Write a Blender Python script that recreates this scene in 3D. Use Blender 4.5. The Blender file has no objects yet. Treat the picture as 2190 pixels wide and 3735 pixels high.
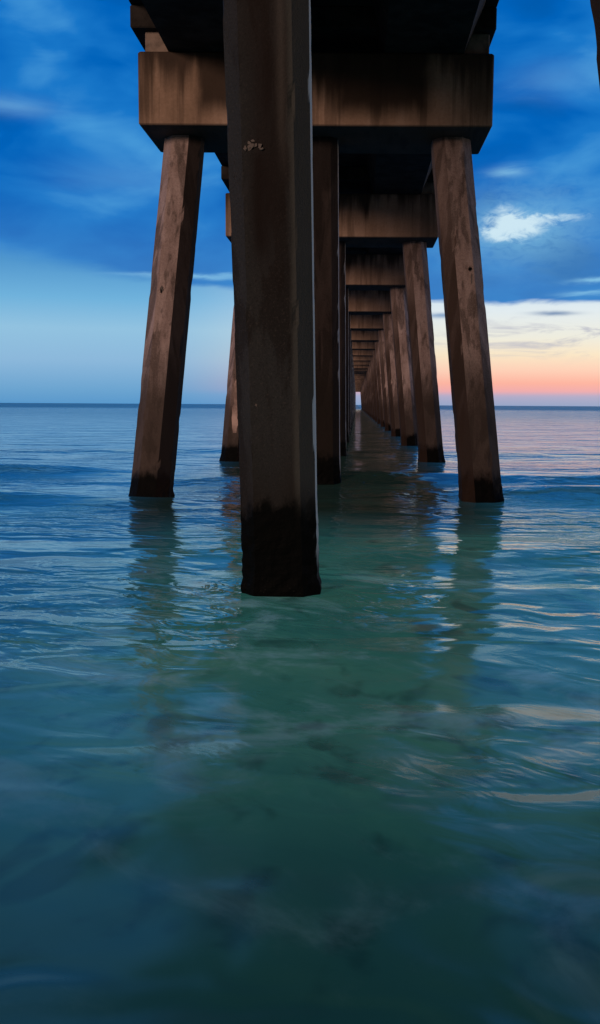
import bpy, math, random
from mathutils import Vector, Matrix, noise as mnoise
random.seed(7)
S = bpy.context.scene
COL = S.collection

# ------------------------------------------------------------------ node helpers
class N:
    """thin wrapper so that node maths can be written as expressions"""
    def __init__(s, t, sock): s.t, s.s = t, sock
    def _m(s, op, *o, clamp=False):
        n = s.t.nodes.new('ShaderNodeMath'); n.operation = op; n.use_clamp = clamp
        for i, a in enumerate((s,) + o):
            if isinstance(a, N): s.t.links.new(a.s, n.inputs[i])
            else: n.inputs[i].default_value = a
        return N(s.t, n.outputs[0])
    def __add__(s, o): return s._m('ADD', o)
    __radd__ = __add__
    def __sub__(s, o): return s._m('SUBTRACT', o)
    def __rsub__(s, o): return s._m('MULTIPLY', -1.0)._m('ADD', o)
    def __mul__(s, o): return s._m('MULTIPLY', o)
    __rmul__ = __mul__
    def __truediv__(s, o): return s._m('DIVIDE', o)
    def pow(s, o): return s._m('POWER', o)
    def abs(s): return s._m('ABSOLUTE')
    def max(s, o): return s._m('MAXIMUM', o)
    def min(s, o): return s._m('MINIMUM', o)
    def clamp(s): return s._m('ADD', 0.0, clamp=True)
    def gauss(s, c, w):
        q = (s - c) / w
        return (q * q * -1.0)._m('EXPONENT')
    def sstep(s, a, b):
        n = s.t.nodes.new('ShaderNodeMapRange'); n.interpolation_type = 'SMOOTHSTEP'
        s.t.links.new(s.s, n.inputs['Value'])
        for k, v in (('From Min', a), ('From Max', b)):
            if isinstance(v, N): s.t.links.new(v.s, n.inputs[k])
            else: n.inputs[k].default_value = v
        return N(s.t, n.outputs[0])
    def lin(s, a, b, c=0., d=1.):
        n = s.t.nodes.new('ShaderNodeMapRange')
        s.t.links.new(s.s, n.inputs['Value'])
        n.inputs['From Min'].default_value = a; n.inputs['From Max'].default_value = b
        n.inputs['To Min'].default_value = c; n.inputs['To Max'].default_value = d
        return N(s.t, n.outputs[0])
def vec(t, x, y, z=0.):
    n = t.nodes.new('ShaderNodeCombineXYZ')
    for i, a in enumerate((x, y, z)):
        if isinstance(a, N): t.links.new(a.s, n.inputs[i])
        else: n.inputs[i].default_value = a
    return N(t, n.outputs[0])
def sep(t, v):
    n = t.nodes.new('ShaderNodeSeparateXYZ'); t.links.new(v.s, n.inputs[0])
    return [N(t, n.outputs[i]) for i in range(3)]
def vadd(t, a, b):
    n = t.nodes.new('ShaderNodeVectorMath'); n.operation = 'ADD'
    t.links.new(a.s, n.inputs[0]); t.links.new(b.s, n.inputs[1]); return N(t, n.outputs[0])
def fbm(t, v, scale=1., detail=4., rough=.55, dist=0.):
    n = t.nodes.new('ShaderNodeTexNoise'); n.noise_dimensions = '3D'
    t.links.new(v.s, n.inputs['Vector'])
    n.inputs['Scale'].default_value = scale; n.inputs['Detail'].default_value = detail
    n.inputs['Roughness'].default_value = rough; n.inputs['Distortion'].default_value = dist
    return N(t, n.outputs['Fac'])
def mix(t, f, a, b):
    n = t.nodes.new('ShaderNodeMix'); n.data_type = 'RGBA'; n.clamp_factor = True
    if isinstance(f, N): t.links.new(f.s, n.inputs[0])
    else: n.inputs[0].default_value = f
    for k, c in ((6, a), (7, b)):
        if isinstance(c, N): t.links.new(c.s, n.inputs[k])
        else: n.inputs[k].default_value = (*c, 1)
    return N(t, n.outputs[2])
def mul(t, a, f):
    n = t.nodes.new('ShaderNodeVectorMath'); n.operation = 'SCALE'
    t.links.new(a.s, n.inputs[0])
    if isinstance(f, N): t.links.new(f.s, n.inputs['Scale'])
    else: n.inputs['Scale'].default_value = f
    return N(t, n.outputs[0])
def ramp(t, f, stops):
    n = t.nodes.new('ShaderNodeValToRGB'); t.links.new(f.s, n.inputs[0])
    e = n.color_ramp.elements
    while len(e) < len(stops): e.new(.5)
    for k, (p, c) in enumerate(stops):
        e[k].position = p; e[k].color = (*c, 1)
    return N(t, n.outputs[0])
def srgb(r, g, b):
    f = lambda c: (c / 12.92 if c <= .04045 else ((c + .055) / 1.055) ** 2.4)
    return (f(r / 255), f(g / 255), f(b / 255))

# ------------------------------------------------------------------ dusk sky (world)
W = bpy.data.worlds.new('World'); S.world = W; W.use_nodes = True
t = W.node_tree; t.nodes.clear()
tc = t.nodes.new('ShaderNodeTexCoord')
dx, dy, dz = sep(t, N(t, tc.outputs['Generated']))
el = dz._m('ARCSINE') * 57.2958
az = dx._m('ARCTAN2', dy) * 57.2958
aaz = az.abs()
e30 = (el / 30.).clamp()
P = lambda d: d / 30.
left = ramp(t, e30, [(P(0), srgb(90, 152, 203)), (P(.8), srgb(108, 164, 208)), (P(2.5), srgb(140, 184, 219)), (P(4.3), srgb(146, 194, 224)),
                     (P(6.), srgb(112, 178, 220)), (P(8), srgb(80, 150, 205)), (P(20), srgb(30, 105, 185))])
right = ramp(t, e30, [(P(0), srgb(150, 165, 198)), (P(.55), srgb(178, 172, 200)), (P(.85), srgb(240, 172, 172)), (P(1.3), srgb(253, 180, 160)),
                      (P(2.), srgb(254, 207, 182)), (P(2.9), srgb(250, 230, 198)), (P(3.9), srgb(238, 236, 222)), (P(5.4), srgb(226, 236, 240)),
                      (P(8), srgb(180, 215, 240)), (P(20), srgb(40, 110, 190))])
tlr = az.sstep(-13., 6.5)
clear = mix(t, tlr, left, right)
# afterglow just outside the frame on the right
glow = az.gauss(66., 21.) * (el - 1.5).gauss(0., 6.)
clear = mix(t, glow, clear, (8.5, 6.4, 4.6))
# the cloud deck and its lower edge
skyv = vec(t, az * .08, el * .15, 0.)
wn = fbm(t, vec(t, az * .045, el * .25, 3.1), 1., 5., .55)
w2 = fbm(t, vec(t, az * .16, el * .75, 9.), 1., 5., .6, .6)
edge = 6.25 - az * .035 + (wn - .5) * 2.6 + (w2 - .5) * .9
edgeL = az.sstep(-6., -22.) * 1.0
edge = edge + edgeL
deck = el.sstep(edge - .15, edge + .28 + edgeL * .8)
n1 = fbm(t, skyv, 1.2, 3., .45, .4)
n2 = fbm(t, vec(t, az * .17, el * .40, 5.), 1., 5., .5, .4)
n2 = n2 + (n2 - .5) * el.sstep(13., 7.) * .9 * az.sstep(0., 6.)
n0 = fbm(t, vec(t, az * .03, el * .06, 2.), 1., 3., .5)
nn = n1 * .55 + n2 * .3 + n0 * .15 - el.sstep(9., 19.) * .045 - (el - 20.).gauss(0., 4.) * az.sstep(-9., -15.) * .03
deckc = ramp(t, nn, [(.32, srgb(0, 82, 160)), (.43, srgb(0, 98, 186)), (.51, srgb(24, 118, 200)), (.60, srgb(70, 152, 216)), (.74, srgb(136, 190, 228))])
low = el.sstep(13., 6.)
deckc = mix(t, low * .52, deckc, srgb(80, 146, 206))
# the torn bright gap in the deck on the right
hw = fbm(t, vec(t, az * .5, el * 1.1, 2.), 1., 6., .65, .8)
ha = az - 9.2 + (hw - .5) * 1.6
he = el - 10.0 - (az - 9.2) * .03 + (hw - .5) * 1.1 + (w2 - .5) * .8
def lobe(a, b, wa, wb): return (((ha - a) / wa).pow(2.) * -1. - ((he - b) / wb).pow(2.))._m('EXPONENT')
hole = lobe(-.2, -.05, 1.5, .62) * .85 + lobe(-.7, .8, 1.1, .7) * .42 + lobe(1.7, .3, 2.2, .32) * .5 + lobe(-1.6, .2, .9, .6) * .3
halo = ((ha / 4.).pow(2.) * -1. - (he / 1.9).pow(2.))._m('EXPONENT')
hf = fbm(t, vec(t, az * 1.1, el * 2.2, 4.), 1., 5., .6, .6)
hm = (hole + (hf - .5) * 1.5 * hole.sstep(.05, .5)).sstep(.12, .95) * .9
deckc = mix(t, halo * (hf * 1.9).clamp() * .85, deckc, srgb(118, 182, 222))
deckc = mix(t, hm, deckc, srgb(212, 236, 246))
for (a0, e0, wa, we, k) in ((-19.8, 15.9, 2.6, .5, .28), (-10., 7.35, 5., .12, .55), (13.4, 7.0, 1.1, .14, .7), (12.8, 6.3, 1.2, .12, .5),
                            (-13., 12.6, 4., 1.0, .14), (11., 17.5, 2.5, .9, .15), (8.5, 13.0, .9, .3, .5)):
    q = ((((az - a0) + (w2 - .5) * 3.) / wa).pow(2.) * -1. - (((el - e0) + (w2 - .5) * .9) / we).pow(2.))._m('EXPONENT')
    deckc = mix(t, q * k, deckc, srgb(150, 212, 240))
front = mix(t, deck, clear, deckc)
# thin grey wisps in the pale band on the right
wisp = fbm(t, vec(t, az * .26, el * 1.2, 7.), 1., 6., .6, .9).sstep(.48, .66) * el.gauss(3.9, .9) * az.sstep(2., 8.)
front = mix(t, wisp * .85, front, srgb(176, 178, 196))
slab = ((((az - 11.3) / 1.2).pow(2.) * -1.) - ((el - 5.25 + (w2 - .5) * .4) / .12).pow(2.))._m('EXPONENT')
front = mix(t, slab * .8, front, srgb(90, 125, 170))
slab = ((((az - 5.) / 1.3).pow(2.) * -1.) - ((el - 5.2 + (w2 - .5) * .4) / .13).pow(2.))._m('EXPONENT')
front = mix(t, slab * .8, front, srgb(105, 145, 190))
# overhead: darker cloud; behind the camera: a broad warm twilight band over the beach
zen = ramp(t, (el / 90.).clamp(), [(.25, srgb(30, 110, 185)), (.33, srgb(72, 138, 198)), (.46, srgb(80, 138, 190)), (.6, srgb(30, 74, 112)), (1., srgb(18, 46, 74))])
zn = fbm(t, vec(t, dx / (dz + .15) * 1.6, dy / (dz + .15) * 2.6, 6.), 1., 4., .55)
zen = mul(t, zen, zn.sstep(.36, .64) * 2.1 + .22)
front = mix(t, el.sstep(23., 32.), front, zen)
back = ramp(t, (el / 90.).clamp(), [(0., (.62, .38, .27)), (.10, (.60, .37, .27)), (.22, (.30, .22, .20)), (.5, (.06, .09, .14)), (1., (.02, .06, .13))])
bias = az.sstep(-178., -120.) * az.sstep(-60., -95.)
back = mul(t, back, bias * .72 + .12)
sky = mix(t, aaz.sstep(75., 120.), front, back)
below = mix(t, el.sstep(-1.0, -.2), (.01, .03, .04), sky)
bg = t.nodes.new('ShaderNodeBackground'); t.links.new(below.s, bg.inputs[0]); bg.inputs[1].default_value = 1.0
out = t.nodes.new('ShaderNodeOutputWorld'); t.links.new(bg.outputs[0], out.inputs[0])

# one weak, warm, very soft sun: last light reaching in low from behind the camera
sl = bpy.data.lights.new('sun', 'SUN'); sl.energy = 1.55; sl.angle = math.radians(12); sl.color = (1., .68, .54)
so = bpy.data.objects.new('sun', sl); COL.objects.link(so)
SUN_AZ, SUN_EL = math.radians(180 + 30), math.radians(9)       # direction the light comes from
sd = Vector((math.sin(SUN_AZ) * math.cos(SUN_EL), math.cos(SUN_AZ) * math.cos(SUN_EL), math.sin(SUN_EL)))
so.rotation_euler = sd.to_track_quat('Z', 'Y').to_euler()
so.location = sd * 50

# ------------------------------------------------------------------ materials
def new_mat(name):
    m = bpy.data.materials.new(name); m.use_nodes = True
    nt = m.node_tree; nt.nodes.clear()
    o = nt.nodes.new('ShaderNodeOutputMaterial'); b = nt.nodes.new('ShaderNodeBsdfPrincipled')
    nt.links.new(b.outputs[0], o.inputs[0])
    return m, nt, b
def bump(nt, b, h, dist, strength=1.):
    n = nt.nodes.new('ShaderNodeBump'); n.inputs['Distance'].default_value = dist; n.inputs['Strength'].default_value = strength
    nt.links.new(h.s, n.inputs['Height']); nt.links.new(n.outputs[0], b.inputs['Normal'])
def objco(nt):
    c = nt.nodes.new('ShaderNodeTexCoord'); oi = nt.nodes.new('ShaderNodeObjectInfo')
    r = N(nt, oi.outputs['Random'])
    co = N(nt, c.outputs['Object'])
    return co, r, vadd(nt, co, vec(nt, r * 97., r * 53., r * 31.))

def pile_material(name, tide=.42, wet=2.15, tone=1., grey=0., extra=None):
    m, nt, b = new_mat(name)
    gn = nt.nodes.new('ShaderNodeNewGeometry'); nx, ny, nz = sep(nt, N(nt, gn.outputs['True Normal']))
    co, rnd, rv = objco(nt)
    x, y, z = sep(nt, co); X, Y, Z = sep(nt, rv)
    streak = vec(nt, X * 5., Y * 5., Z * .7)
    ns = fbm(nt, streak, 1., 6., .6, .3)
    nf = fbm(nt, rv, 24., 4., .6)
    nb = fbm(nt, vec(nt, X, Y, Z * .4), 1.1, 3., .5)
    base = ramp(nt, ns * .75 + nf * .25, [(.30, (.17 * tone, .12 * tone, .103 * tone)), (.48, (.285 * tone, .21 * tone, .187 * tone)), (.66, (.42 * tone, .325 * tone, .295 * tone))])
    if grey: base = mix(nt, grey, base, (.13 * tone, .165 * tone, .18 * tone))
    # peeled film: hard-edged, tall patches of dark skin over the pale concrete
    film = fbm(nt, vec(nt, X * 3.6, Y * 3.6, Z * .30 + 11.), 1., 6., .56, .5)
    fm = film.sstep(.53, .56)
    fm2 = film.sstep(.44, .62)
    base = mix(nt, fm * .35 + fm2 * .3, base, (.05 * tone, .036 * tone, .03 * tone))
    runs = fbm(nt, vec(nt, X * 9., Y * 9., Z * .25 + 40.), 1., 4., .55).sstep(.57, .66)
    base = mix(nt, runs * .5, base, (.04 * tone, .028 * tone, .022 * tone))
    sk = fbm(nt, rv, 70., 3., .7)
    base = mix(nt, sk.sstep(.54, .68) * .55, base, (.05 * tone, .038 * tone, .032 * tone))
    base = mix(nt, sk.sstep(.45, .32) * .38, base, (.42 * tone, .36 * tone, .32 * tone))
    # damp zone and black tidal growth, measured up from the waterline
    edge = (nb - .5) * 1.6 + (film - .5) * 1.6 + (nf - .5) * .12
    damp_or_shade = (z + edge * 1.1).sstep(wet + .3, wet - .75)
    base = mix(nt, damp_or_shade * .86, base, (.036 * tone ** .5, .028 * tone ** .5, .022 * tone ** .5))
    g = fbm(nt, vec(nt, X * 4., Y * 4., Z * 2.2), 1., 7., .65)
    grow = (z + (g - .5) * tide * 1.2 + (nb - .5) * tide * .7).sstep(tide + .10, tide - .09)
    base = mix(nt, grow * .97, base, (.0025, .003, .003))
    base = mix(nt, sk.sstep(.63, .70) * grow * z.sstep(.22, .05) * .6, base, (.05, .05, .045))
    if extra: base = extra(nt, base, x, y, z, ns, nf, nx)
    else:
        # faces turned in under the deck: shade painted in as dark colour, plus dark skin
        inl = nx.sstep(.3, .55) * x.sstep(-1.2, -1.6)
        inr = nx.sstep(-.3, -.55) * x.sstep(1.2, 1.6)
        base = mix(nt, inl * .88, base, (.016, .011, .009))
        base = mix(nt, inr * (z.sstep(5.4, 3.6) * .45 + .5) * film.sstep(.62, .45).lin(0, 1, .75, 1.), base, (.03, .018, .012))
    nt.links.new(base.s, b.inputs['Base Color'])
    rgh = grow.lin(0, 1, .88, .62); nt.links.new(rgh.s, b.inputs['Roughness'])
    sp = grow.lin(0, 1, .2, .03); nt.links.new(sp.s, b.inputs['Specular IOR Level'])
    bump(nt, b, sk * .45 + nf * .45 + ns * .5 + g * grow * 1.4 + fm * -.06, .012, .9)
    return m
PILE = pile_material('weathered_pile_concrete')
def near_marks_light(nt, base, x, y, z, ns, nf, nx):
    ax = x - (.121 - .0127 * z)                 # across the front of the leaning pile
    w = (ns - .5) * .12
    d1 = (ax + w + .06).gauss(0., .055) * z.sstep(2.45, 2.7) * z.sstep(3.28, 3.18)
    base = mix(nt, d1 * .9, base, (.006, .004, .0035))
    d2 = (ax + w - .02).gauss(0., .035) * z.sstep(3.35, 3.6) * z.sstep(3.9, 3.75)
    base = mix(nt, d2 * .9, base, (.006, .004, .0035))
    mid = (ax + w + .01).gauss(0., .15) * z.sstep(1.9, 3.0)
    base = mix(nt, mid * .75, base, (.014, .009, .0075))
    side = (ax + w * .5).sstep(.12, .17) * z.sstep(.6, 1.) * .75
    base = mix(nt, side, base, (.06, .064, .06))  # right facet painted paler for the ambient light from that side
    base = mix(nt, nx.sstep(.8, .95) * z.sstep(.1, .5) * .9, base, (.62, .60, .55))  # bright sky-lit rim painted as pale colour on the right face
    lt = (ax + w * .6 - .10).gauss(0., .03) * z.sstep(2.9, 3.6)
    return mix(nt, lt * .35, base, (.11, .10, .09))
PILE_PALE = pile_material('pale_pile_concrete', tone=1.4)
PILE_NEAR = pile_material('shaded_pile_concrete', tide=.78, wet=1.2, tone=.165, grey=.85, extra=near_marks_light)
def core_rim_light(nt, base, x, y, z, ns, nf, nx):
    return mix(nt, nx.sstep(.8, .95) * z.sstep(.1, .5) * .85, base, (.55, .48, .42))  # sky-lit rim of the centre piles painted in as pale colour
PILE_SHADE = pile_material('shade_toned_pile_concrete', tide=.5, wet=2.2, tone=.05)  # pile concrete darkened in tone to stand for shade at the near bent
PILE_CORE = pile_material('dark_pile_concrete', tide=.5, wet=2.2, tone=.10, extra=core_rim_light)

def cap_material(name, shadow=None, tone=1.):
    m, nt, b = new_mat(name)
    co, rnd, rv = objco(nt)
    x, y, z = sep(nt, co); X, Y, Z = sep(nt, rv)
    nf = fbm(nt, rv, 22., 4., .6)
    nb = fbm(nt, rv, 1.3, 4., .55)
    ns = fbm(nt, vec(nt, X * 3., Y, Z * .35), 1., 5., .6)
    base = ramp(nt, ns * .5 + nb * .3 + nf * .2, [(.34, (.19 * tone, .125 * tone, .083 * tone)), (.5, (.30 * tone, .20 * tone, .138 * tone)), (.66, (.41 * tone, .29 * tone, .215 * tone))])
    hz = (z - 5.97) / 1.13                      # 0 bottom, 1 top
    col = fbm(nt, vec(nt, X * 1.25, 0., 1.), 1., 3., .6)
    col2 = fbm(nt, vec(nt, X * 5., Y, Z * .3 + 4.), 1., 4., .6)
    reach = (col - .44) * 3.2 + (col2 - .5) * .9
    st = (hz + reach).sstep(.72, 1.25)
    base = mix(nt, st * .9, base, (.022, .015, .011))
    r2 = col2.sstep(.52, .62)
    base = mix(nt, r2 * .42, base, (.07, .045, .03))
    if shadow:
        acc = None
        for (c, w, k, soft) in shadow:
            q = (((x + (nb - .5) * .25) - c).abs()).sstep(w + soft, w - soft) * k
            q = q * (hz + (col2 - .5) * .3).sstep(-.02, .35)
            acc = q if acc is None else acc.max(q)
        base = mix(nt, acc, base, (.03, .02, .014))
    damp_or_shade = hz.sstep(.03, -.005)  # cap underside: shade painted in as a darker colour
    base = mix(nt, damp_or_shade * .85, base, (.02, .017, .015))
    nt.links.new(base.s, b.inputs['Base Color'])
    b.inputs['Roughness'].default_value = .9; b.inputs['Specular IOR Level'].default_value = .2
    bump(nt, b, nf * .5 + ns * .4, .01, .8)
    return m
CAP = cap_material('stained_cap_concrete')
CAP_BIG = cap_material('broad_stained_shadowed_cap_concrete', shadow=[(-1.50, .40, .93, .10), (1.08, .74, .93, .16), (-.8, .3, .5, .2), (2.75, .28, .5, .05), (-2.85, .22, .5, .12)])  # shadows of the nearer piles painted as dark bands over the stains

def plain(name, c, rough=.9):
    m, nt, b = new_mat(name)
    co, rnd, rv = objco(nt)
    n = fbm(nt, rv, 3., 5., .6)
    base = mix(nt, n.sstep(.35, .65), tuple(v * .55 for v in c), tuple(v * 1.3 for v in c))
    nt.links.new(base.s, b.inputs['Base Color']); b.inputs['Roughness'].default_value = rough
    b.inputs['Specular IOR Level'].default_value = .15
    bump(nt, b, fbm(nt, rv, 18., 3., .6), .008, .6)
    return m
UNDER = plain('shaded_deck_concrete', (.028, .024, .021))  # deep shade under the deck put into this dark base colour
RISER = plain('grey_pedestal_concrete', (.20, .155, .125))
RAIL = plain('weathered_rail_timber', (.07, .055, .045))
HOLE = plain('dark_hole', (.008, .007, .006))
CHIP = plain('pale_concrete_scar', (.115, .10, .092))
PEEL = plain('peeled_pink_concrete', (.40, .29, .245))

def water_material():
    m, nt, b = new_mat('sea_water')
    c = nt.nodes.new('ShaderNodeNewGeometry'); x, y, z = sep(nt, N(nt, c.outputs['Position']))
    big = fbm(nt, vec(nt, x * .22, y * .3, 1.), 1., 4., .55)
    spot = fbm(nt, vec(nt, x * 2.2, y * 1.5, 4.), 1., 3., .5, .4)
    body = ramp(nt, big * .75 + spot * .25, [(.32, (.016, .105, .098)), (.5, (.038, .178, .142)), (.68, (.066, .22, .155))])
    milk = fbm(nt, vec(nt, x * 1.5 + y * .5, y * 1.3, 21.), 1., 6., .62, .8)
    band = y.sstep(3., 4.6) * y.sstep(11., 7.)
    body = mix(nt, milk.sstep(.47, .70) * band * .6, body, (.22, .40, .42))
    blot = fbm(nt, vec(nt, x * 3.6 + 3., y * 2.8, 33.), 1., 3., .5, .4)
    body = mix(nt, spot.sstep(.58, .70) * .6, body, (.008, .05, .045))
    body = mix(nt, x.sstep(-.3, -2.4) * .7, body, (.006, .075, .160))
    body = mix(nt, y.sstep(4.6, 1.9) * .80, body, (.003, .024, .030))  # water darkened close to the camera to imitate vignetting
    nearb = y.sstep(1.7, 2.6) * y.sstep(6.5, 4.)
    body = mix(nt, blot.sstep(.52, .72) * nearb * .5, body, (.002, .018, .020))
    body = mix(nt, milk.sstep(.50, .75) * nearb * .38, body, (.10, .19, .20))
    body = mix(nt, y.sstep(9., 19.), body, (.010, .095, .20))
    body = mix(nt, y.sstep(9.5, 14.) * x.abs().sstep(3.6, 1.9) * .97, body, (.012, .022, .013))  # shade below the deck painted into the water's body colour
    nt.links.new(body.s, b.inputs['Base Color'])
    b.inputs['IOR'].default_value = 1.42
    dist = (x * x + y * y).pow(.5)
    rg = y.sstep(40., 160.) * .08 + y.sstep(6.5, 3.) * .16 + dist.sstep(260., 420.) * .16 + .105; nt.links.new(rg.s, b.inputs['Roughness'])
    nt.links.new(body.s, b.inputs['Emission Color']); b.inputs['Emission Strength'].default_value = .24  # faint glow added to stand for light scattered inside the water
    # ripples smoothed by a long exposure: long along the shore, short across it
    wx = fbm(nt, vec(nt, x * .5, y * .5, 2.), 1., 3., .5)
    r1 = fbm(nt, vec(nt, x * .55 + wx * 1.2, y * 1.3 + wx * 2.0, 0.), 1., 2., .45, .6)
    r2 = fbm(nt, vec(nt, x * 2.6 + wx * 2., y * 3.8 + x * .9, 5.), 1., 3., .45, .8)
    r3 = fbm(nt, vec(nt, x * .10, y * .40, 8.), 1., 2., .5)
    patch = fbm(nt, vec(nt, x * .35, y * .35, 12.), 1., 2., .5).sstep(.38, .62)
    dist = (x * x + y * y).pow(.5)
    h = r1 * (.08 + patch * .05) + r2 * .048 * (patch * .85 + .15) * y.sstep(2.2, 5.0) + r3 * (dist.sstep(22., 110.) * .44 * ((x / y.max(1.)).sstep(.04, .14) * .6 + 1.) + .10)
    bump(nt, b, h, 1., 1.)
    return m
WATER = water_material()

# ------------------------------------------------------------------ mesh helpers
def mesh_obj(name, verts, faces, mat, parent=None, loc=(0, 0, 0), smooth=False):
    me = bpy.data.meshes.new(name); me.from_pydata(verts, [], faces); me.validate()
    me.materials.append(mat)
    if smooth:
        for p in me.polygons: p.use_smooth = True
    o = bpy.data.objects.new(name, me); COL.objects.link(o); o.location = loc
    if parent: o.parent = parent
    return o
def box(V, F, x0, x1, y0, y1, z0, z1, bev=0.0, skew=0.0):
    """chamfered box; skew shears y with x"""
    b = bev
    base = len(V)
    def ring(z, i):
        pts = [(x0 + b + i, y0 + i), (x1 - b - i, y0 + i), (x1 - i, y0 + b + i), (x1 - i, y1 - b - i), (x1 - b - i, y1 - i), (x0 + b + i, y1 - i), (x0 + i, y1 - b - i), (x0 + i, y0 + b + i)] if b else \
              [(x0, y0), (x1, y0), (x1, y1), (x0, y1)]
        return [(px, py + px * skew, z) for px, py in pts]
    if b: rings = [ring(z0, b * .7), ring(z0 + b, 0), ring(z1 - b, 0), ring(z1, b * .7)]
    else: rings = [ring(z0, 0), ring(z1, 0)]
    k = len(rings[0])
    for r in rings: V.extend(r)
    for a in range(len(rings) - 1):
        for i in range(k):
            j = (i + 1) % k
            F.append((base + a * k + i, base + a * k + j, base + (a + 1) * k + j, base + (a + 1) * k + i))
    F.append(tuple(base + i for i in reversed(range(k))))
    F.append(tuple(base + (len(rings) - 1) * k + i for i in range(k)))
def empty(name, loc, label=None, cat=None, group=None):
    o = bpy.data.objects.new(name, None); COL.objects.link(o); o.location = loc; o.empty_display_size = .3
    if label: o['label'] = label
    if cat: o['category'] = cat
    if group: o['group'] = group
    return o

# ------------------------------------------------------------------ measured pier
SP = 10.27                 # bent spacing
D2 = 16.81                 # second bent
SK = math.tan(math.radians(3.41))
ZT, CAPH, CAPD, CHW = 5.97, 1.131, 1.718, 2.847
NB = 33
def by(n): return D2 + (n - 2) * SP

def pile_mesh(top, bot, w, seed, tide, cham=.27, rot=0., rings=70, k=4):
    """octagonal pile along a battered axis; rough growth below the tide mark, chipped arrises above"""
    V, F = [], []
    h = w / 2; c = cham * w
    corners = [(-h + c, -h), (h - c, -h), (h, -h + c), (h, h - c), (h - c, h), (-h + c, h), (-h, h - c), (-h, -h + c)]
    cr, sr = math.cos(rot), math.sin(rot)
    per = []
    for i in range(8):
        a, b2 = corners[i], corners[(i + 1) % 8]
        for j in range(k):
            u = j / k
            px, py = a[0] + (b2[0] - a[0]) * u, a[1] + (b2[1] - a[1]) * u
            per.append((px * cr - py * sr, px * sr + py * cr, j == 0))
    zb = -1.2
    zs = []
    for i in range(rings + 1):
        u = i / rings
        zs.append(zb + (top[2] + .05 - zb) * (u ** 1.25))
    for z in zs:
        u = z / top[2]
        ax, ay = bot[0] + (top[0] - bot[0]) * u, bot[1] + (top[1] - bot[1]) * u
        for (px, py, arr) in per:
            p = Vector((px + ax, py + ay, z))
            r = 1.0
            q = mnoise.noise(Vector((p.x * 3 + seed, p.y * 3, z * 2.2)))
            d = .002 * q
            if z < tide * 1.1:
                k = min(1., (tide * 1.1 - z) / (tide * .5))
                d += k * (.008 + .014 * mnoise.noise(Vector((p.x * 14 + seed, p.y * 14, z * 14))))
            d += .030 * math.exp(-((z - .03) / .07) ** 2) * (.6 + .8 * mnoise.noise(Vector((p.x * 5 + seed, p.y * 5, 3))))
            if arr:
                q2 = mnoise.noise(Vector((px * 20 + seed * 3, py * 20, z * 3.5)))
                if q2 > .28: d -= .03 * (q2 - .28) / .5
            l = math.hypot(px, py)
            V.append((p.x + px / l * d, p.y + py / l * d, z))
    k = len(per)
    for a in range(len(zs) - 1):
        for i in range(k):
            j = (i + 1) % k
            F.append((a * k + i, a * k + j, (a + 1) * k + j, (a + 1) * k + i))
    F.append(tuple(reversed(range(k)))); F.append(tuple((len(zs) - 1) * k + i for i in range(k)))
    return V, F

# batter of the three piles (top and foot, relative to the bent's centre)
LT, LB = (-2.257, -2.257 * SK + .01, ZT), (-2.555, -1.739, 0)
RT, RB = (2.258, 2.258 * SK + .01, ZT), (2.733, -1.436, 0)
CT, CB = (.046, .078, ZT), (.121, 1.174, 0)

def scar(name, parent, pts, mat, y):
    """a small irregular mark standing a few mm proud of the face in front"""
    n = len(pts)
    V = [(px, y(px, pz), pz) for px, pz in pts] + [(px, y(px, pz) + .02, pz) for px, pz in pts]
    F = [tuple(range(n))] + [(i, i + n, (i + 1) % n + n, (i + 1) % n) for i in range(n)]
    return mesh_obj(name, V, F, mat, parent)
def blob(cx, cz, rx, rz, n=19, seed=0):
    r = random.Random(seed)
    return [(cx + rx * math.cos(a) * r.uniform(.45, 1.2), cz + rz * math.sin(a) * r.uniform(.35, 1.3)) for a in [i / n * 2 * math.pi for i in range(n)]]

def make_bent(n, label, seed, near=False, big=False):
    root = empty('pier_bent', (0, by(n), 0), label, 'pier bent', 'concrete pile bents carrying the pier deck')
    V, F = [], []
    box(V, F, -CHW, CHW, -CAPD / 2, CAPD / 2, ZT, ZT + CAPH, .025, SK)
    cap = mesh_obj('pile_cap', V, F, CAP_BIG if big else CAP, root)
    for sx, e in ((-1, 2.75), (1, 2.78)):
        V, F = [], []
        x0, x1 = sorted((sx * e, sx * (e - .85)))
        box(V, F, x0, x1, -CAPD / 2 + .12, CAPD / 2 - .12, ZT + CAPH + .003, 7.446, .015, SK)
        mesh_obj('bearing_pedestal', V, F, RISER, cap)
    ps = []
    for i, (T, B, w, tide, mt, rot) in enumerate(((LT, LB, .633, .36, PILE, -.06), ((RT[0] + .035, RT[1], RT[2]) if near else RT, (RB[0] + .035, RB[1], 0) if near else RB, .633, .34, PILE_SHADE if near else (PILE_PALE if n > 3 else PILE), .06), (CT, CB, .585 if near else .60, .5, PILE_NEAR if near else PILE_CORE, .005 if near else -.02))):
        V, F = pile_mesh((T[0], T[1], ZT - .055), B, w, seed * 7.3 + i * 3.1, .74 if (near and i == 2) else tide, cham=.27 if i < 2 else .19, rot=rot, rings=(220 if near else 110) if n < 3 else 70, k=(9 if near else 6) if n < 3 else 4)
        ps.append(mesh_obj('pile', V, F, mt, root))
    return root, cap, ps

def copy_tree(o, parent=None, dy=0.):
    c = o.copy(); COL.objects.link(c)
    if parent: c.parent = parent
    for ch in list(o.children): copy_tree(ch, c)
    return c

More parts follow.
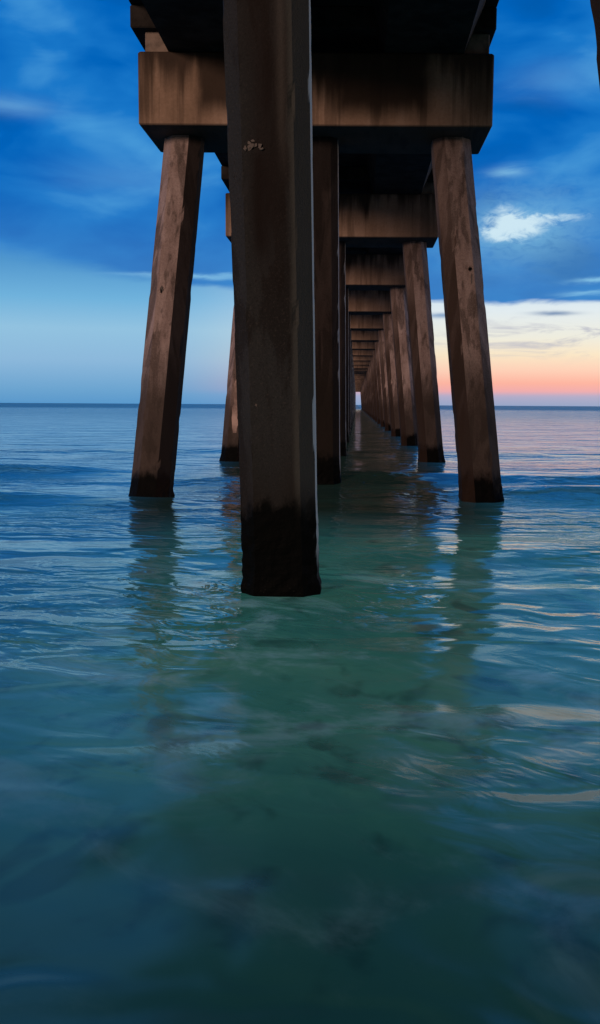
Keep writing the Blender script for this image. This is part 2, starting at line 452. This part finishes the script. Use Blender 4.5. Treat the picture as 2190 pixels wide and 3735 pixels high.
LABELS = {
    1: 'nearest bent, with one thick dark centre pile rising from the shallows in front',
    2: 'bent with the broadest brown cap beam in full view on two splayed piles',
    3: 'bent just behind the broadest cap, rust brown with pale vertical runs',
    4: 'bent third along the receding right hand row, sooty brown cap half in shadow',
    5: 'bent fourth along the receding right hand row, short cap with dark drips',
    6: 'bent fifth along the receding right hand row, narrow plain brown cap',
    7: 'bent sixth along the receding right hand row, thin cap below the brown stack',
    8: 'bent seventh along the receding right hand row, thin dull cap',
    9: 'bent eighth along the receding right row, four before the dark platform',
    10: 'bent ninth along the receding right row, three before the dark platform',
    11: 'bent tenth along the receding right row, two before the dark platform',
    12: 'bent eleventh along the receding right row, last before the dark platform',
    13: 'bent under the dark wide platform far along the pier',
}
FAR = 'tiny dim bent far down the pier between the platform and the bright gap'
LASTL = 'last bent of the pier framing the small bright gap over the horizon'
bents = {}
for n in (1, 2, 3, 4, 5):
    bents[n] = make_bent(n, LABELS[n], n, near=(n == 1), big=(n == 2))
protos = [bents[3][0], bents[4][0], bents[5][0]]
for n in range(6, NB + 1):
    c = copy_tree(protos[(n * 2 + n // 3) % 3]); c.location = (0, by(n), 0)
    c['label'] = LABELS.get(n, LASTL if n == NB else FAR)

# small marks on the nearest piles (local coordinates of their bent)
def axis(T, B, z): u = z / (ZT - .055); return B[0] + (T[0] - B[0]) * u, B[1] + (T[1] - B[1]) * u
def face(T, B, w): return lambda px, pz: axis(T, B, pz)[1] - w / 2 - .004
p = bents[1][2][2]
cxz = lambda z: axis(CT, CB, z)[0]
def cluster(name, parent, cx, cz, wx, wz, n, size, mat, yf, seed):
    r = random.Random(seed); V, F = [], []
    for i in range(n):
        a, c = cx + r.uniform(-wx, wx), cz + r.gauss(0, wz)
        pts = blob(a, c, size * r.uniform(.5, 1.4), size * r.uniform(.4, 1.1), 9, seed * 31 + i)
        b0 = len(V)
        V += [(px, yf(px, pz) - .0015 * i, pz) for px, pz in pts] + [(px, yf(px, pz) + .01, pz) for px, pz in pts]
        m = len(pts)
        F.append(tuple(b0 + j for j in range(m))); F += [(b0 + j, b0 + j + m, b0 + (j + 1) % m + m, b0 + (j + 1) % m) for j in range(m)]
    return mesh_obj(name, V, F, mat, parent)
cluster('concrete_scar', p, cxz(3.27) - .10, 3.275, .062, .012, 11, .017, CHIP, face(CT, CB, .585), 3)
scar('concrete_scar', p, blob(cxz(1.5) - .135, 1.50, .012, .012, 9, 1), CHIP, face(CT, CB, .585))
p = bents[3][2][0]
rr = random.Random(5); L3 = []
for i in range(15): L3.append((axis(LT, LB, .75 + i * .13)[0] - .03 - .09 * math.sin(i / 14 * math.pi) ** .5 * rr.uniform(.3, 1.), .75 + i * .13))
for i in range(15): L3.append((axis(LT, LB, 2.57 - i * .13)[0] + .02 + .09 * rr.uniform(.3, 1.), 2.57 - i * .13))
scar('peeled_patch', p, L3, PEEL, lambda px, pz: face(LT, LB, .633)(px, pz) - .006)
p = bents[2][2][1]
for k, (ox, zz, rx, rz, mt, nm) in enumerate(((.10, 3.72, .03, .042, HOLE, 'lifting_hole'), (.112, 3.58, .011, .09, CHIP, 'concrete_scar'))):
    scar(nm, p, blob(axis(RT, RB, zz)[0] + ox, zz, rx, rz, seed=20 + k), mt, face(RT, RB, .633))
p = bents[2][2][0]
for k, (ox, zz, rx, rz, mt, nm) in enumerate(((-.09, 3.36, .028, .05, CHIP, 'concrete_scar'), (-.095, 3.33, .016, .03, HOLE, 'lifting_hole'))):
    scar(nm, p, blob(axis(LT, LB, zz)[0] + ox, zz, rx, rz, seed=40 + k), mt, lambda px, pz, k=k: face(LT, LB, .633)(px, pz) - .01 - .004 * k)

# ------------------------------------------------------------------ deck
Y0, Y1 = by(1) - 14., by(NB) + 1.2
deck = empty('pier_deck', (0, Y0, 0), 'black underside of the long concrete pier deck running out to sea above all the caps', 'pier deck')
L = Y1 - Y0
V, F = [], []
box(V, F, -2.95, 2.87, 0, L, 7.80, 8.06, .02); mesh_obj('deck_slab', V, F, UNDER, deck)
# haunched girders: sloping outer faces
for (xa, xb, xc, xd) in ((-2.72, -2.36, -1.1, -.9), (.9, 1.1, 2.36, 2.66)):
    V = []; F = []
    for yy in (.02, L - .02):
        V += [(xa, yy, 7.797), (xb, yy, 7.106), (xc, yy, 7.106), (xd, yy, 7.797)]
    F = [(0, 1, 5, 4), (1, 2, 6, 5), (2, 3, 7, 6), (3, 0, 4, 7), (3, 2, 1, 0), (4, 5, 6, 7)]
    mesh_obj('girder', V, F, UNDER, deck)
for n in range(1, NB + 1):
    V, F = [], []
    yc = by(n) - Y0
    zb = 7.45
    box(V, F, -2.955, 2.865, yc - CAPD / 2 - .03, yc + CAPD / 2 - .1, zb, 7.797, .02, SK)
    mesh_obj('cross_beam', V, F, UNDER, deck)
def railing(x, y0, y1, step, parent, along='y'):
    V, F = [], []
    k = max(1, round((y1 - y0) / step))
    for i in range(k + 1):
        yy = y0 + (y1 - y0) * i / k
        if along == 'y': box(V, F, x - .05, x + .05, yy - .07, yy + .07, 8.063, 9.13)
        else: box(V, F, yy - .07, yy + .07, x - .05, x + .05, 8.063, 9.13)
    for (za, zb, w) in ((8.25, 8.37, .02), (8.5, 8.62, .02), (8.75, 8.87, .02), (9.133, 9.18, .11)):
        o = .073 if w < .1 else 0
        if along == 'y': box(V, F, x - w + o, x + w + o, y0 - .1, y1 + .1, za, zb)
        else: box(V, F, y0 - .1, y1 + .1, x - w + o, x + w + o, za, zb)
    return mesh_obj('railing', V, F, RAIL, parent)
py = by(13)
railing(-2.8, .3, py - 6. - Y0, 2.4, deck); railing(2.7, .3, py - 6. - Y0, 2.4, deck)
railing(-2.8, py + 6. - Y0, L - .3, 2.4, deck); railing(2.7, py + 6. - Y0, L - .3, 2.4, deck)

# wide platform part way out
plat = empty('fishing_platform', (0, py, 0), 'dark wide railed platform crossing the pier far along its length', 'platform')
V, F = [], []
for sx in (-1, 1):
    V, F = [], []
    x0, x1 = sorted((sx * 2.99, sx * 8.4))
    box(V, F, x0, x1, -5.5, 5.5, 7.70, 8.06, .02)
    mesh_obj('platform_slab', V, F, UNDER, plat)
    V, F = [], []
    box(V, F, x0 + .2, x1 - .2, -1., 1., 6.7, 7.69, .02)
    mesh_obj('platform_beam', V, F, UNDER, plat)
    V, F = pile_mesh((sx * 7.4, 0, 6.69), (sx * 7.6, 0, 0), .6, 50 + sx, .3, rings=30)
    mesh_obj('pile', V, F, PILE, plat)
    railing(sx * 8.3, -5.4, 5.4, 1.8, plat)
    for yy in (-5.4, 5.4):
        a, b2 = sorted((sx * 3.1, sx * 8.2))
        railing(yy, a, b2, 1.7, plat, along='x')
V, F = [], []
box(V, F, -2.83, 2.83, -4.9, -1.2, 6.55, 7.095, .02)
mesh_obj('soffit_beam', V, F, UNDER, plat)

# ------------------------------------------------------------------ sea
def axis_pts(lo_fine, hi_fine, step, far, grow):
    a = []; v = lo_fine
    while v < hi_fine: a.append(v); v += step
    d = step
    while v < far: a.append(v); d *= grow; v += d
    a.append(far); return a
xs = axis_pts(0, 9., .11, 9000., 1.13); xs = [-v for v in reversed(xs[1:])] + xs
ysp = axis_pts(0, 30., .09, 16000., 1.12)
ys = [-v for v in (120., 60., 30., 15., 8., 4., 2., 1.)] + ysp
def sea(x, y):
    d = math.hypot(x, y)
    fade = 1. / (1. + (d / 45.) ** 2)
    w = mnoise.noise(Vector((x * .12, y * .12, 1.7)))
    h = .030 * mnoise.noise(Vector((x * .22, y * .55 + w, 0.))) + .016 * mnoise.noise(Vector((x * .5 + 7, y * 1.2 + w, 4.)))
    # two low swells rolling in
    for (yc, sl, amp, wd, x0, xw, k) in ((14.2, -.03, .20, .55, -6.2, 3.2, 0), (16.2, .03, .22, .6, 5.0, 3.0, 1), (20.4, 0., .22, .7, -7.0, 2.4, 2), (18.6, -.02, .26, .7, 1.0, 3.0, 3), (18.8, .02, .24, .8, 7., 3.4, 5), (30., .0, .12, 1.2, 0., 14., 4), (9.6, .05, .05, .6, 3.5, 3., 6)):
        q = yc + sl * x + .5 * mnoise.noise(Vector((x * .3, k * 3.1, 0)))
        u = (y - q) / wd
        s = amp * math.exp(-((x - x0) / xw) ** 2) * math.exp(-(u * u if u < 0 else u * u * .35))
        h += s
    return h * fade
V = [(x, y, sea(x, y) if (-3 < y < 200 and abs(x) < 120) else 0.) for y in ys for x in xs]
k = len(xs)
F = [(r * k + i, r * k + i + 1, (r + 1) * k + i + 1, (r + 1) * k + i) for r in range(len(ys) - 1) for i in range(k - 1)]
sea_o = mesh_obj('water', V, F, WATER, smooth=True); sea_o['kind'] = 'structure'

# ------------------------------------------------------------------ camera
f, pitch, yaw, roll = 2349.5, math.radians(6.43), math.radians(-3.339), math.radians(.334)
Fw = Vector((math.sin(yaw) * math.cos(pitch), math.cos(yaw) * math.cos(pitch), -math.sin(pitch)))
R = Vector((math.cos(yaw), -math.sin(yaw), 0)); U = R.cross(Fw)
r2 = R * math.cos(roll) + U * math.sin(roll); u2 = U * math.cos(roll) - R * math.sin(roll)
cd = bpy.data.cameras.new('camera'); co = bpy.data.objects.new('camera', cd); COL.objects.link(co)
M = Matrix((r2, u2, -Fw)).transposed().to_4x4(); M.translation = Vector((.7166, 0, 1.506))
co.matrix_world = M
cd.sensor_fit = 'HORIZONTAL'; cd.sensor_width = 36; cd.lens = 36 * f / 1478
cd.clip_start = .05; cd.clip_end = 60000
S.camera = co
S.view_settings.view_transform = 'Standard'; S.view_settings.look = 'None'; S.view_settings.exposure = 0; S.view_settings.gamma = 1
S.cycles.use_denoising = True
S.cycles.max_bounces = 6
S.cycles.sample_clamp_indirect = 4
